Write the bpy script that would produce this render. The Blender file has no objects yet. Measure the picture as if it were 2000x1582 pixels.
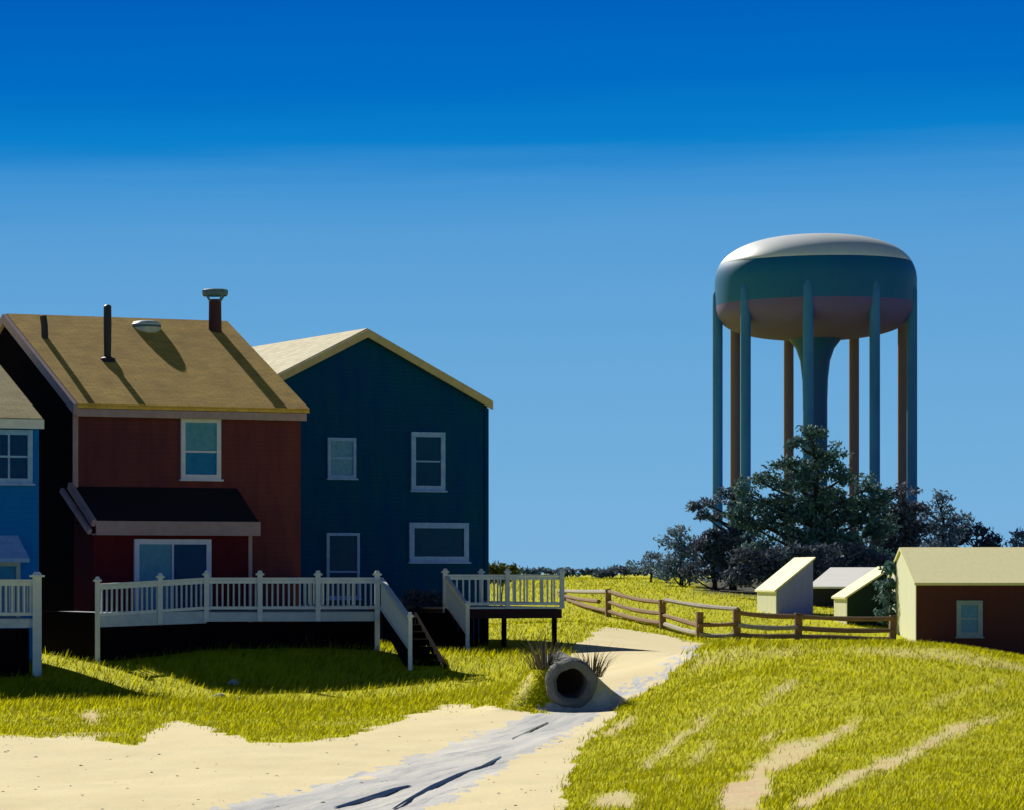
import bpy, math, random
import numpy as np
from mathutils import Vector, Matrix
random.seed(7); rng = np.random.default_rng(11)
sc = bpy.context.scene; COL = sc.collection
R = math.radians
# ------------------------------------------------------------------ camera geometry
F = 6000.0; PX = 200.0; HY = 1120.0; CZ = 2.5      # focal length and principal point in 2000-px units, eye height
def P(px, py, Y): return Vector(((px-PX)/F*Y, Y, CZ+(HY-py)/F*Y))
cd = bpy.data.cameras.new('camera'); cam = bpy.data.objects.new('camera', cd); COL.objects.link(cam)
cam.location = (0, 0, CZ); cam.rotation_euler = (R(90), 0, 0)
cd.sensor_width = 36; cd.lens = F/2000*36; cd.shift_x = (1000-PX)/2000; cd.shift_y = (HY-791)/2000
cd.clip_start = 0.5; cd.clip_end = 60000
sc.camera = cam
sc.view_settings.view_transform = 'Standard'; sc.view_settings.look = 'None'
sc.view_settings.exposure = .2; sc.view_settings.gamma = 1
# ------------------------------------------------------------------ sun and sky
SAZ, SEL = R(20), R(33)                             # sun behind the houses, a little to the left
S = Vector((-math.sin(SAZ)*math.cos(SEL), math.cos(SAZ)*math.cos(SEL), math.sin(SEL)))
ld = bpy.data.lights.new('sun', 'SUN'); ld.energy = 5.0; ld.angle = R(0.5); ld.color = (1, .95, .84)
lo = bpy.data.objects.new('sun', ld); COL.objects.link(lo); lo.rotation_euler = S.to_track_quat('Z', 'Y').to_euler(); lo.location = (-30, 60, 60)
w = bpy.data.worlds.new('World'); sc.world = w; w.use_nodes = True
nt = w.node_tree; nt.nodes.clear(); N = nt.nodes.new; L = nt.links.new
def lin(c): return tuple((v/255/12.92 if v/255 <= .04045 else ((v/255+.055)/1.055)**2.4) for v in c)
tc = N('ShaderNodeTexCoord'); sep = N('ShaderNodeSeparateXYZ'); L(tc.outputs['Generated'], sep.inputs[0])
mp = N('ShaderNodeMapping'); mp.inputs['Scale'].default_value = (5, 5, 90); L(tc.outputs['Generated'], mp.inputs[0])
ns = N('ShaderNodeTexNoise'); ns.inputs['Scale'].default_value = 1.6; ns.inputs['Detail'].default_value = 5; L(mp.outputs[0], ns.inputs['Vector'])
ma = N('ShaderNodeMath'); ma.operation = 'MULTIPLY_ADD'; L(ns.outputs['Fac'], ma.inputs[0]); ma.inputs[1].default_value = .010; L(sep.outputs['Z'], ma.inputs[2])
mr = N('ShaderNodeMapRange'); L(ma.outputs[0], mr.inputs['Value']); mr.inputs['From Min'].default_value = -.02+.005; mr.inputs['From Max'].default_value = .24+.005
rp = N('ShaderNodeValToRGB'); L(mr.outputs[0], rp.inputs['Fac'])
el = rp.color_ramp
stops = [(-.01,(128,182,222)),(.03,(118,176,220)),(.08,(103,167,217)),(.115,(88,158,214)),(.131,(66,148,212)),(.144,(10,128,204)),(.162,(0,110,196)),(.19,(0,96,188)),(.235,(0,84,172))]
while len(el.elements) < len(stops): el.elements.new(.5)
for e, (z, c) in zip(el.elements, stops): e.position = (z-.006+.02)/.26; e.color = (*lin(c), 1)
sky = N('ShaderNodeTexSky'); sky.sky_type = 'NISHITA'; sky.sun_disc = False; sky.sun_elevation = SEL; sky.sun_rotation = -SAZ; sky.ozone_density = 4; sky.dust_density = .3
sk = N('ShaderNodeVectorMath'); sk.operation = 'SCALE'; L(sky.outputs[0], sk.inputs[0]); sk.inputs['Scale'].default_value = .022
mx = N('ShaderNodeMix'); mx.data_type = 'RGBA'
m2 = N('ShaderNodeMapRange'); L(sep.outputs['Z'], m2.inputs['Value']); m2.inputs['From Min'].default_value = .20; m2.inputs['From Max'].default_value = .40
L(m2.outputs[0], mx.inputs['Factor']); L(rp.outputs[0], mx.inputs[6]); L(sk.outputs[0], mx.inputs[7])
sc2 = N('ShaderNodeVectorMath'); sc2.operation = 'SCALE'; L(mx.outputs[2], sc2.inputs[0]); sc2.inputs['Scale'].default_value = 8.7
bg = N('ShaderNodeBackground'); bg.inputs['Strength'].default_value = .1; L(sc2.outputs[0], bg.inputs['Color'])
wo = N('ShaderNodeOutputWorld'); L(bg.outputs[0], wo.inputs[0])
# ------------------------------------------------------------------ materials
def mat(name, c1, c2=None, rough=.7, scale=3, stretch=(1,1,1), bump=0, bscale=None, lap=0, spec=.3, trans=0, island=0, shingle=0, up=0, contrast=(.3,.7)):
    m = bpy.data.materials.new(name); m.use_nodes = True; t = m.node_tree; n = t.nodes; l = t.links.new
    b = n['Principled BSDF']; b.inputs['Roughness'].default_value = rough; b.inputs['Specular IOR Level'].default_value = spec
    c2 = c2 or tuple(v*.75 for v in c1)
    co = n.new('ShaderNodeTexCoord'); mpn = n.new('ShaderNodeMapping'); mpn.inputs['Scale'].default_value = stretch; l(co.outputs['Object'], mpn.inputs[0])
    nz = n.new('ShaderNodeTexNoise'); nz.inputs['Scale'].default_value = scale; nz.inputs['Detail'].default_value = 6; nz.inputs['Roughness'].default_value = .65; l(mpn.outputs[0], nz.inputs['Vector'])
    r = n.new('ShaderNodeMapRange'); r.inputs['From Min'].default_value = contrast[0]; r.inputs['From Max'].default_value = contrast[1]; l(nz.outputs['Fac'], r.inputs['Value'])
    mixn = n.new('ShaderNodeMix'); mixn.data_type = 'RGBA'; mixn.inputs[6].default_value = (*c1, 1); mixn.inputs[7].default_value = (*c2, 1); l(r.outputs[0], mixn.inputs['Factor'])
    out = mixn.outputs[2]
    if island:
        g = n.new('ShaderNodeNewGeometry'); hs = n.new('ShaderNodeHueSaturation'); mm = n.new('ShaderNodeMapRange')
        mm.inputs['To Min'].default_value = 1-island; mm.inputs['To Max'].default_value = 1+island
        l(g.outputs['Random Per Island'], mm.inputs['Value']); l(mm.outputs[0], hs.inputs['Value']); l(out, hs.inputs['Color']); out = hs.outputs[0]
    hgt = None
    if lap or shingle:
        s = n.new('ShaderNodeSeparateXYZ'); l(co.outputs['Object'], s.inputs[0])
        if lap:
            d = n.new('ShaderNodeMath'); d.operation = 'MULTIPLY'; l(s.outputs['Z'], d.inputs[0]); d.inputs[1].default_value = 1/lap
            fr = n.new('ShaderNodeMath'); fr.operation = 'FRACT'; l(d.outputs[0], fr.inputs[0]); hgt = fr.outputs[0]
            inv = n.new('ShaderNodeMath'); inv.operation = 'SUBTRACT'; inv.inputs[0].default_value = 1; l(hgt, inv.inputs[1]); hgt = inv.outputs[0]; bs, bd = 1, .03
        else:
            cb = n.new('ShaderNodeCombineXYZ'); l(s.outputs['X'], cb.inputs[0])
            ad = n.new('ShaderNodeMath'); l(s.outputs['Y'], ad.inputs[0]); l(s.outputs['Z'], ad.inputs[1]); l(ad.outputs[0], cb.inputs[1])
            if shingle < 0: l(s.outputs['Y'], cb.inputs[0]); l(s.outputs['Z'], cb.inputs[1])
            bk = n.new('ShaderNodeTexBrick'); bk.inputs['Scale'].default_value = 1; bk.inputs['Brick Width'].default_value = .33; bk.inputs['Row Height'].default_value = .16 if shingle > 0 else .08
            bk.inputs['Mortar Size'].default_value = .008; bk.inputs['Color1'].default_value = (1.1,1.1,1.1,1); bk.inputs['Color2'].default_value = (.82,.82,.82,1); bk.inputs['Mortar'].default_value = (.5,.5,.5,1)
            l(cb.outputs[0], bk.inputs['Vector'])
            mu = n.new('ShaderNodeMix'); mu.data_type = 'RGBA'; mu.blend_type = 'MULTIPLY'; mu.inputs['Factor'].default_value = .75; l(out, mu.inputs[6]); l(bk.outputs['Color'], mu.inputs[7]); out = mu.outputs[2]
            hgt = bk.outputs['Fac']; bs, bd = -.4, .01
    elif bump:
        n2 = n.new('ShaderNodeTexNoise'); n2.inputs['Scale'].default_value = bscale or scale*6; n2.inputs['Detail'].default_value = 4; l(mpn.outputs[0], n2.inputs['Vector']); hgt = n2.outputs['Fac']; bs, bd = bump, .03
    if hgt:
        bp = n.new('ShaderNodeBump'); bp.inputs['Strength'].default_value = abs(bs); bp.inputs['Distance'].default_value = bd; bp.invert = bs < 0; l(hgt, bp.inputs['Height']); l(bp.outputs[0], b.inputs['Normal'])
    l(out, b.inputs['Base Color'])
    if up:
        g2 = n.new('ShaderNodeNewGeometry'); vm = n.new('ShaderNodeMix'); vm.data_type = 'VECTOR'; vm.inputs['Factor'].default_value = up; l(g2.outputs['Normal'], vm.inputs[4]); vm.inputs[5].default_value = (0,0,1)
        nn = n.new('ShaderNodeVectorMath'); nn.operation = 'NORMALIZE'; l(vm.outputs[1], nn.inputs[0]); l(nn.outputs[0], b.inputs['Normal'])
    if trans:
        tr = n.new('ShaderNodeBsdfTranslucent'); l(out, tr.inputs['Color']); ms = n.new('ShaderNodeMixShader'); ms.inputs[0].default_value = trans
        l(b.outputs[0], ms.inputs[1]); l(tr.outputs[0], ms.inputs[2]); l(ms.outputs[0], n['Material Output'].inputs['Surface'])
    return m
M = dict(
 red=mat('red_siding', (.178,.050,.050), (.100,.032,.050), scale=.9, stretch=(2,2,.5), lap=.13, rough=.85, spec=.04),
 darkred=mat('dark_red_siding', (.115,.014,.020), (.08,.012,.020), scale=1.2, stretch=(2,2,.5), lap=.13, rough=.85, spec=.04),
 shadesiding=mat('shade_black_siding', (.006,.003,.006), (.004,.003,.008), scale=1, lap=.13, rough=.9, spec=.02),  # siding of the unlit gable side, shade painted into the colour
 teal=mat('teal_siding', (.002,.072,.155), (.001,.046,.185), scale=.8, stretch=(2,2,.5), lap=.13, rough=.85, spec=.04),
 blue=mat('blue_siding', (.006,.17,.62), (.004,.14,.58), scale=1, stretch=(2,2,.5), lap=.13, rough=.85, spec=.04),
 brownroof=mat('brown_shingle', (.84,.53,.115), (.55,.33,.07), scale=1.3, shingle=1, rough=.9),
 tanroof=mat('tan_shingle', (.66,.54,.28), (.55,.43,.2), scale=1.1, shingle=1, rough=.9),
 creamroof=mat('cream_shingle', (.78,.72,.52), (.66,.58,.38), scale=1.1, shingle=-1, rough=.9),
 shaderoof=mat('shade_black_shingle', (.012,.010,.02), (.008,.007,.018), scale=1, shingle=1, rough=.85),  # lean-to shingles with their shade painted in as black
 pinktrim=mat('mauve_trim', (.40,.29,.33), (.30,.21,.26), scale=3, rough=.6),
 tantrim=mat('tan_trim', (.52,.45,.27), (.42,.35,.2), scale=3, rough=.6),
 bluetrim=mat('blue_grey_trim', (.33,.42,.52), (.22,.32,.45), scale=4, rough=.6),
 winwhite=mat('window_white', (.66,.70,.90), (.52,.57,.80), scale=5, rough=.5),
 winblue=mat('window_pale_blue', (.26,.45,.92), (.13,.30,.78), scale=5, rough=.5),
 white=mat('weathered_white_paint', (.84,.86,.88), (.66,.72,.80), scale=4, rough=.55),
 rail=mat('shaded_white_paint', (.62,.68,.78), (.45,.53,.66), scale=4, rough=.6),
 g_dark=mat('dark_glass', (.003,.038,.12), (.003,.055,.17), scale=2, rough=.08, spec=.08),
 g_blue=mat('blue_glass', (.006,.15,.42), (.02,.2,.48), scale=4, rough=.12, spec=.08),
 g_teal=mat('pale_teal_glass', (.06,.25,.40), (.12,.32,.50), scale=6, rough=.15, spec=.08),
 g_mid=mat('curtained_glass', (.16,.34,.60), (.06,.24,.56), scale=9, rough=.2, spec=.08),
 g_dblue=mat('deep_blue_glass', (.004,.03,.14), (.004,.05,.2), scale=6, rough=.1, spec=.08),
 darkwood=mat('dark_wood_and_shade', (.012,.007,.009), (.008,.005,.008), scale=3, stretch=(1,1,.3), rough=.9, spec=.02),  # dark wood, also standing in for the shade under the decks
 maroonwood=mat('maroon_wood', (.05,.012,.018), (.03,.01,.014), scale=3, rough=.8),
 decking=mat('grey_decking', (.35,.37,.42), (.25,.27,.33), scale=4, rough=.75),
 metal=mat('black_metal', (.02,.015,.022), (.012,.01,.016), scale=6, rough=.5, spec=.4),
 rust=mat('dark_red_metal', (.075,.018,.024), (.04,.012,.02), scale=7, rough=.6),
 galv=mat('galvanised_metal', (.62,.68,.72), (.36,.46,.55), scale=5, rough=.4, spec=.5),
 capm=mat('grey_blue_metal', (.12,.22,.32), (.05,.10,.16), scale=9, rough=.5),
 tank=mat('shaded_teal_paint', (.006,.155,.33), (.006,.125,.33), scale=.5, stretch=(1,1,.3), rough=.5, spec=.3),  # tank sides coloured down to their shaded tone
 tanklit=mat('sunlit_white_paint', (.86,.89,.90), (.74,.80,.84), scale=.5, stretch=(1,1,.4), rough=.4, spec=.4),  # sunlight on the tank top painted in as white
 tankdark=mat('teal_paint', (.012,.10,.26), (.012,.08,.22), scale=.5, rough=.5),
 leg=mat('blue_grey_paint', (.025,.16,.40), (.06,.27,.60), scale=.8, stretch=(1,1,.25), rough=.55),
 legb=mat('rust_brown_paint', (.24,.13,.10), (.20,.14,.13), scale=.8, stretch=(1,1,.25), rough=.7),
 bowl=mat('violet_grey_underside', (.15,.13,.40), (.17,.12,.24), scale=.45, stretch=(1,1,2), rough=.7),  # tank underside coloured violet grey
 bark=mat('bark', (.05,.035,.025), (.03,.022,.02), scale=4, bump=.5, rough=.95),
 fence=mat('brown_weathered_wood', (.34,.20,.11), (.22,.13,.075), scale=4, stretch=(.5,.5,2), bump=.4, rough=.9),
 fencegrey=mat('grey_weathered_wood', (.52,.46,.42), (.36,.31,.28), scale=4, bump=.4, rough=.9),
 cream=mat('sunlit_cream_boards', (.80,.80,.58), (.70,.70,.5), scale=2, stretch=(3,3,.4), rough=.75),  # side walls of the small sheds, sunlit tone painted into the colour
 creamsheet=mat('cream_roof_sheet', (.88,.83,.47), (.80,.74,.38), scale=2, stretch=(4,1,1), rough=.7),
 whiteroof=mat('white_roof_sheet', (.90,.89,.86), (.82,.81,.78), scale=2, rough=.6),
 shadefront=mat('shade_blue_boards', (.30,.32,.72), (.24,.27,.62), scale=2, stretch=(3,3,.4), rough=.75),  # front of a white shed, its blue shade painted in
 darkboards=mat('dark_boards', (.022,.022,.030), (.014,.016,.026), scale=2, rough=.85),
 greenboards=mat('dark_green_boards', (.012,.035,.032), (.008,.022,.026), scale=2, stretch=(3,3,.4), rough=.85),
 shedred=mat('oxblood_boards', (.115,.026,.03), (.07,.03,.035), scale=2.2, stretch=(5,5,.4), rough=.85),
 concrete=mat('grey_concrete', (.20,.21,.205), (.10,.11,.12), scale=3, bump=1, bscale=9, rough=.9),
 pipein=mat('brown_silt', (.06,.035,.018), (.03,.02,.016), scale=6, bump=.6, rough=.9),
 stone=mat('pale_stone', (.55,.56,.55), (.38,.40,.42), scale=9, bump=.6, rough=.85),
 pebble=mat('sand_pebble', (.5,.44,.32), (.3,.28,.25), scale=3, island=.4, rough=.9),
 tuft=mat('dry_dark_grass', (.07,.085,.085), (.13,.09,.05), scale=9, rough=.8, island=.5, trans=.15),
 lf_pine=mat('pine_foliage', (.10,.23,.22), (.12,.19,.17), scale=.6, rough=.7, island=.5, trans=.18, up=.45, spec=.1),
 lf_grey=mat('grey_green_foliage', (.25,.36,.44), (.17,.25,.33), scale=.6, rough=.7, island=.45, trans=.18, up=.45, spec=.1),
 lf_dark=mat('dark_plum_foliage', (.10,.15,.18), (.125,.125,.19), scale=.6, rough=.75, island=.5, trans=.15, up=.45, spec=.1),
 lf_blue=mat('blue_grey_foliage', (.15,.23,.29), (.11,.15,.2), scale=.6, rough=.7, island=.45, trans=.18, up=.45, spec=.1),
 lf_olive=mat('olive_foliage', (.10,.11,.02), (.06,.08,.02), scale=.8, rough=.7, island=.45, trans=.2),
)
# ------------------------------------------------------------------ mesh helpers
class MB:
    def __init__(s): s.v = []; s.f = []
    def add(s, vs, fs):
        o = len(s.v); s.v += [tuple(v) for v in vs]; s.f += [tuple(i+o for i in f) for f in fs]; return s
    def box(s, x0, x1, y0, y1, z0, z1):
        return s.add([(x0,y0,z0),(x1,y0,z0),(x1,y1,z0),(x0,y1,z0),(x0,y0,z1),(x1,y0,z1),(x1,y1,z1),(x0,y1,z1)],
                     [(0,3,2,1),(4,5,6,7),(0,1,5,4),(1,2,6,5),(2,3,7,6),(3,0,4,7)])
    def bar(s, a, b, wd, ht, up=(0,0,1), jit=0):
        a, b = Vector(a), Vector(b); d = (b-a).normalized(); u = Vector(up)
        sd = d.cross(u)
        if sd.length < 1e-4: sd = d.cross(Vector((0,1,0)))
        sd.normalize(); u = sd.cross(d).normalized(); vs = []
        for p in (a, b):
            for i, j in ((-1,-1),(1,-1),(1,1),(-1,1)): vs.append(p+sd*i*wd/2*(1+random.uniform(-jit,jit))+u*j*ht/2*(1+random.uniform(-jit,jit)))
        return s.add(vs, [(0,3,2,1),(4,5,6,7),(0,1,5,4),(1,2,6,5),(2,3,7,6),(3,0,4,7)])
    def prism(s, poly, y0, y1):          # poly in (x,z), extruded along y
        n = len(poly)
        return s.add([(x,y0,z) for x,z in poly]+[(x,y1,z) for x,z in poly], [tuple(range(n)), tuple(range(2*n-1,n-1,-1))]+[(i,i+n,(i+1)%n+n,(i+1)%n) for i in range(n)])
    def prismx(s, poly, x0, x1):         # poly in (y,z), extruded along x
        n = len(poly)
        return s.add([(x0,y,z) for y,z in poly]+[(x1,y,z) for y,z in poly], [tuple(range(n-1,-1,-1)), tuple(range(n,2*n))]+[(i,(i+1)%n,(i+1)%n+n,i+n) for i in range(n)])
    def slab(s, poly, z0, z1):           # horizontal polygon
        n = len(poly)
        return s.add([(x,y,z0) for x,y in poly]+[(x,y,z1) for x,y in poly], [tuple(range(n-1,-1,-1)), tuple(range(n,2*n))]+[(i,(i+1)%n,(i+1)%n+n,i+n) for i in range(n)])
    def lathe(s, prof, n=32, c=(0,0,0), close=False):
        vs = []; fs = []
        for r, z in prof:
            for k in range(n):
                t = 2*math.pi*k/n; vs.append((c[0]+r*math.cos(t), c[1]+r*math.sin(t), c[2]+z))
        m = len(prof)
        for i in range(m if close else m-1):
            for k in range(n):
                a, b = i*n+k, i*n+(k+1)%n; i2 = (i+1)%m; fs.append((a, b, i2*n+(k+1)%n, i2*n+k))
        if not close: fs.append(tuple(range(n-1,-1,-1))); fs.append(tuple((m-1)*n+k for k in range(n)))
        return s.add(vs, fs)
    def tube(s, pts, rads, n=8):
        vs = []; fs = []; pts = [Vector(p) for p in pts]
        for i, p in enumerate(pts):
            d = (pts[min(i+1,len(pts)-1)]-pts[max(i-1,0)]).normalized(); x = d.cross(Vector((0,1,.01)))
            if x.length < .05: x = d.cross(Vector((1,0,0)))
            x.normalize(); y = d.cross(x)
            for k in range(n):
                t = 2*math.pi*k/n; vs.append(p+(x*math.cos(t)+y*math.sin(t))*rads[i])
        for i in range(len(pts)-1):
            for k in range(n):
                a, b = i*n+k, i*n+(k+1)%n; fs.append((a, b, b+n, a+n))
        fs.append(tuple(range(n-1,-1,-1))); fs.append(tuple((len(pts)-1)*n+k for k in range(n)))
        return s.add(vs, fs)
    def build(s, name, m, parent=None, org=None, smooth=False, label=None):
        o0 = Vector(org) if org is not None else Vector((0,0,0))
        me = bpy.data.meshes.new(name); me.from_pydata([tuple(Vector(v)-o0) for v in s.v], [], s.f); me.materials.append(m)
        import bmesh
        bm = bmesh.new(); bm.from_mesh(me); bmesh.ops.recalc_face_normals(bm, faces=bm.faces); bm.to_mesh(me); bm.free()
        if smooth:
            me.polygons.foreach_set('use_smooth', [True]*len(me.polygons))
            try: me.set_sharp_from_angle(angle=R(40))
            except Exception: pass
        o = bpy.data.objects.new(name, me); COL.objects.link(o)
        if parent is not None: o.parent = parent
        elif org is not None: o.location = o0
        if label: o['label'] = label
        return o
def npmesh(name, verts, faces, m, parent=None, loc=(0,0,0)):
    """verts (n,3), faces (k,3|4) numpy"""
    me = bpy.data.meshes.new(name); k = faces.shape[1]
    me.vertices.add(len(verts)); me.vertices.foreach_set('co', np.asarray(verts, dtype=np.float32).ravel())
    me.loops.add(faces.size); me.loops.foreach_set('vertex_index', faces.astype(np.int32).ravel())
    me.polygons.add(len(faces)); me.polygons.foreach_set('loop_start', np.arange(0, faces.size, k, dtype=np.int32))
    try: me.polygons.foreach_set('loop_total', np.full(len(faces), k, dtype=np.int32))
    except Exception: pass
    me.update(calc_edges=True); me.validate(); me.materials.append(m)
    o = bpy.data.objects.new(name, me); COL.objects.link(o); o.location = loc
    if parent is not None: o.parent = parent
    return o
def tag(o, label=None, cat=None, group=None, kind=None):
    if label: o['label'] = label
    if cat: o['category'] = cat
    if group: o['group'] = group
    if kind: o['kind'] = kind
    return o
def empty(name, loc, rz, label, cat, group=None):
    o = bpy.data.objects.new(name, None); COL.objects.link(o); o.location = loc; o.rotation_euler = (0,0,rz); o.empty_display_size = .2
    return tag(o, label, cat, group)
# ------------------------------------------------------------------ terrain
ctrl = [(-200,1582,30),(300,1582,30),(700,1582,30),(1100,1582,29.5),(1500,1582,28),(2000,1582,27),(2300,1582,27),
 (-200,1500,37),(500,1502,37),(900,1482,39.5),(-200,1440,44),(500,1450,43),(1000,1390,53),
 (-200,1388,62),(0,1388,62),(400,1390,62),(750,1380,63),(980,1350,66),(0,1418,53),(500,1418,53),
 (-200,1290,80),(0,1292,80),(200,1296,79),(400,1278,80),(600,1272,80.5),(780,1284,80),(-150,1345,73),(100,1345,73.5),(300,1350,73.5),(500,1350,74),(700,1345,74.5),(800,1330,76),(400,1370,68),(890,1275,89),(1000,1270,92),(1100,1252,98),
 (-100,1270,92),(300,1268,95),(700,1265,98),(0,1245,115),(500,1235,120),(900,1225,122),
 (1120,1214,115),(1187,1206,130),(1295,1229,120),(1365,1248,113),(1440,1250,112),(1558,1250,112),(1740,1255,113),(1790,1258,117),(2000,1300,112),(2300,1300,112),
 (1200,1312,70),(1280,1272,85),(1330,1262,98),(1115,1386,54),(1180,1366,58),(1080,1330,64),
 (1170,1420,48),(1230,1372,56),(1300,1322,62),(1370,1267,66),(1450,1262,64),(1600,1263,62),(1750,1259,60),(1880,1271,58),(2000,1298,56),(2250,1360,54),
 (1400,1400,47),(1600,1400,45),(1800,1400,44),(2100,1420,43),(1400,1500,35.5),(1700,1480,36),(2050,1490,35),(1600,1320,53),(1850,1330,51),(1450,1320,54),
 (1500,1288,88),(1800,1292,88),(2100,1300,88),
 (1250,1164,150),(1400,1166,150),(1500,1196,138),(1650,1205,132),(1800,1215,132),(2100,1230,130),(1600,1176,155),(1900,1180,155),
 (-200,1170,150),(300,1170,150),(800,1170,150),(1050,1165,150),
 (0,1138,185),(600,1138,185),(1100,1139,175),(1300,1138,178),(1500,1140,180),(1800,1140,185),(2100,1140,185),
 (0,1130,230),(700,1130,230),(1400,1130,230),(2100,1130,230),
 (200,1900,17),(1200,1900,17),(2200,1900,16),(200,2500,9),(1500,2500,9)]
cp = np.array([P(*c)[:] for c in ctrl]); CS = np.array([1, .45])
A2 = cp[:,:2]*CS
def phi(r2): return np.where(r2 > 1e-9, r2*np.log(np.maximum(r2,1e-9)), 0)
n_ = len(A2); K = phi(((A2[:,None]-A2[None])**2).sum(-1)) + np.eye(n_)*.6
Q = np.c_[np.ones(n_), A2]; sol = np.linalg.solve(np.block([[K, Q],[Q.T, np.zeros((3,3))]]), np.r_[cp[:,2]-CZ, 0,0,0])
def vnoise(x, y, seed=0):
    xi, yi = np.floor(x).astype(np.int64), np.floor(y).astype(np.int64); fx, fy = x-xi, y-yi
    h = lambda a, b: ((np.sin(a*127.1+b*311.7+seed*74.7)*43758.5453) % 1)
    u, v = fx*fx*(3-2*fx), fy*fy*(3-2*fy)
    return (h(xi,yi)*(1-u)+h(xi+1,yi)*u)*(1-v)+(h(xi,yi+1)*(1-u)+h(xi+1,yi+1)*u)*v
def fbm(x, y, o=3, seed=0): return sum(vnoise(x*2**i, y*2**i, seed+i)*.5**i for i in range(o))/sum(.5**i for i in range(o))
def H(X, Y):
    X = np.asarray(X, float); Y = np.asarray(Y, float); sh = X.shape; x, y = X.ravel(), Y.ravel()
    yc = np.clip(y, 9, 230); xc = np.clip(x, -400/F*np.maximum(yc,25), 2000/F*np.maximum(yc,25))
    z = np.empty(len(x)); q = np.c_[xc, yc]*CS
    for i in range(0, len(x), 20000):
        s = slice(i, i+20000); z[s] = phi(((q[s,None]-A2[None])**2).sum(-1))@sol[:n_]+sol[n_]+q[s]@sol[n_+1:]
    t = np.clip((y-200)/120, 0, 1); t = t*t*(3-2*t); z = z*(1-t)+(-.55)*t
    z += (fbm(x*1.7, y*1.1, 3, 8)-.5)*.055*np.clip(1-y/100,0,1)+(fbm(x*.35, y*.22, 3, 3)-.5)*.16*np.clip(1-y/160,0,1)
    dy_ = y-54.2; z += .92*np.exp(-(np.abs((x-8.13)/.80)**2.3+np.abs(dy_/np.where(dy_ < 0, .80, 3.6))**np.where(dy_ < 0, 4, 3)))   # soil heaped over the drain pipe
    return (z+CZ).reshape(sh)
def h1(x, y): return float(H(np.array([x]), np.array([y]))[0])
colpx = np.r_[[-90000,-30000,-9000,-3000,-1500,-800], np.arange(-400, 2420, 5.0), [2800,3600,6000,12000,40000,90000]]
rowY = np.r_[[-300,-60,-10,0,8,12,16,20], np.exp(np.arange(math.log(23), math.log(232), .0062)), [240,255,275,300,340,400,520,700,1000,1600,3000,7000,20000]]
rowY = np.unique(np.round(np.r_[rowY, np.arange(52.6, 56.0, .07)], 4))
YY, CC = np.meshgrid(rowY, colpx, indexing='ij'); XX = (CC-PX)/F*np.maximum(YY, 20); ZZ = H(XX, YY)
PYY = np.where(YY > 5, HY+(CZ-ZZ)/np.maximum(YY, 5)*F, 5000)
def inpoly(px, py, poly):
    c = np.zeros(px.shape, bool); n = len(poly)
    for i in range(n):
        (x0,y0),(x1,y1) = poly[i], poly[(i+1)%n]
        if y0 == y1: continue
        c ^= ((y0 > py) != (y1 > py)) & (px < (x1-x0)*(py-y0)/(y1-y0)+x0)
    return c
SAND = [(-9000,1452),(-400,1440),(0,1438),(100,1434),(200,1443),(260,1458),(300,1425),(335,1408),(380,1412),(430,1428),(490,1452),(560,1455),(640,1440),(760,1410),(880,1376),(1000,1385),(1072,1392),
        (1095,1350),(1112,1310),(1112,1262),(1140,1250),(1180,1222),(1240,1226),(1300,1238),(1345,1252),(1375,1257),(1300,1322),(1230,1372),(1165,1428),(1125,1480),(1108,1520),(1105,1582),(1080,1800),(1000,6000),(-9000,6000)]
TRACK = [(1095,1372),(1062,1385),(980,1418),(900,1445),(800,1482),(700,1515),(560,1550),(400,1582),(-400,1760),(300,1900),(830,1582),(900,1548),(1000,1490),(1090,1440),(1160,1400),(1215,1368),(1300,1316),(1374,1262),(1352,1258),(1285,1312),(1195,1350),(1130,1362)]
xc = .25*(XX[1:,1:]+XX[:-1,1:]+XX[1:,:-1]+XX[:-1,:-1]); yc = .25*(YY[1:,1:]+YY[:-1,1:]+YY[1:,:-1]+YY[:-1,:-1])
pxc = .25*(CC[1:,1:]+CC[:-1,1:]+CC[1:,:-1]+CC[:-1,:-1]); pyc = .25*(PYY[1:,1:]+PYY[:-1,1:]+PYY[1:,:-1]+PYY[:-1,:-1])
near = yc < 112
jx = (fbm(xc*1.3, yc*.9, 4, 20)-.5)*46; damp = np.clip(np.hypot(pxc-1100, (pyc-1320)*1.3)/160, .15, 1); jx *= damp; jy = damp*(fbm(xc*1.1, yc*.7, 4, 40)-.5)*26*np.clip((pyc-1180)/200, .15, 1)
sand = inpoly(pxc+jx, pyc+jy, SAND) & near
hf = (vnoise(xc*9, yc*2.2, 77)-.5)
track = inpoly(pxc+jx*.6+hf*34, pyc+jy*.5+hf*12, TRACK) & near
region = np.where(track, 2, np.where(sand, 1, 0))
zc_ = .25*(ZZ[1:,1:]+ZZ[:-1,1:]+ZZ[1:,:-1]+ZZ[:-1,:-1]); pc = P(1116,1334,53.2); pax = Vector((.02,.99,.08)).normalized()
rel = np.stack([xc-pc.x, yc-pc.y, zc_-pc.z], -1); al = rel@np.array(pax); rad_ = np.sqrt(np.maximum((rel**2).sum(-1)-al**2, 0))
region[(rad_ < .37) & (al > .0) & (al < 1.4)] = 9                 # the ground is open where the drain pipe runs
heap = np.hypot((xc-8.13)/1.3, (yc-54.3)/2.0) < 1
# ruts pressed into the track
nr, nc = YY.shape; idx = np.arange(nr*nc).reshape(nr, nc)
quads = np.stack([idx[:-1,:-1], idx[:-1,1:], idx[1:,1:], idx[1:,:-1]], -1)
V = np.stack([XX, YY, ZZ], -1).reshape(-1,3)
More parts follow.
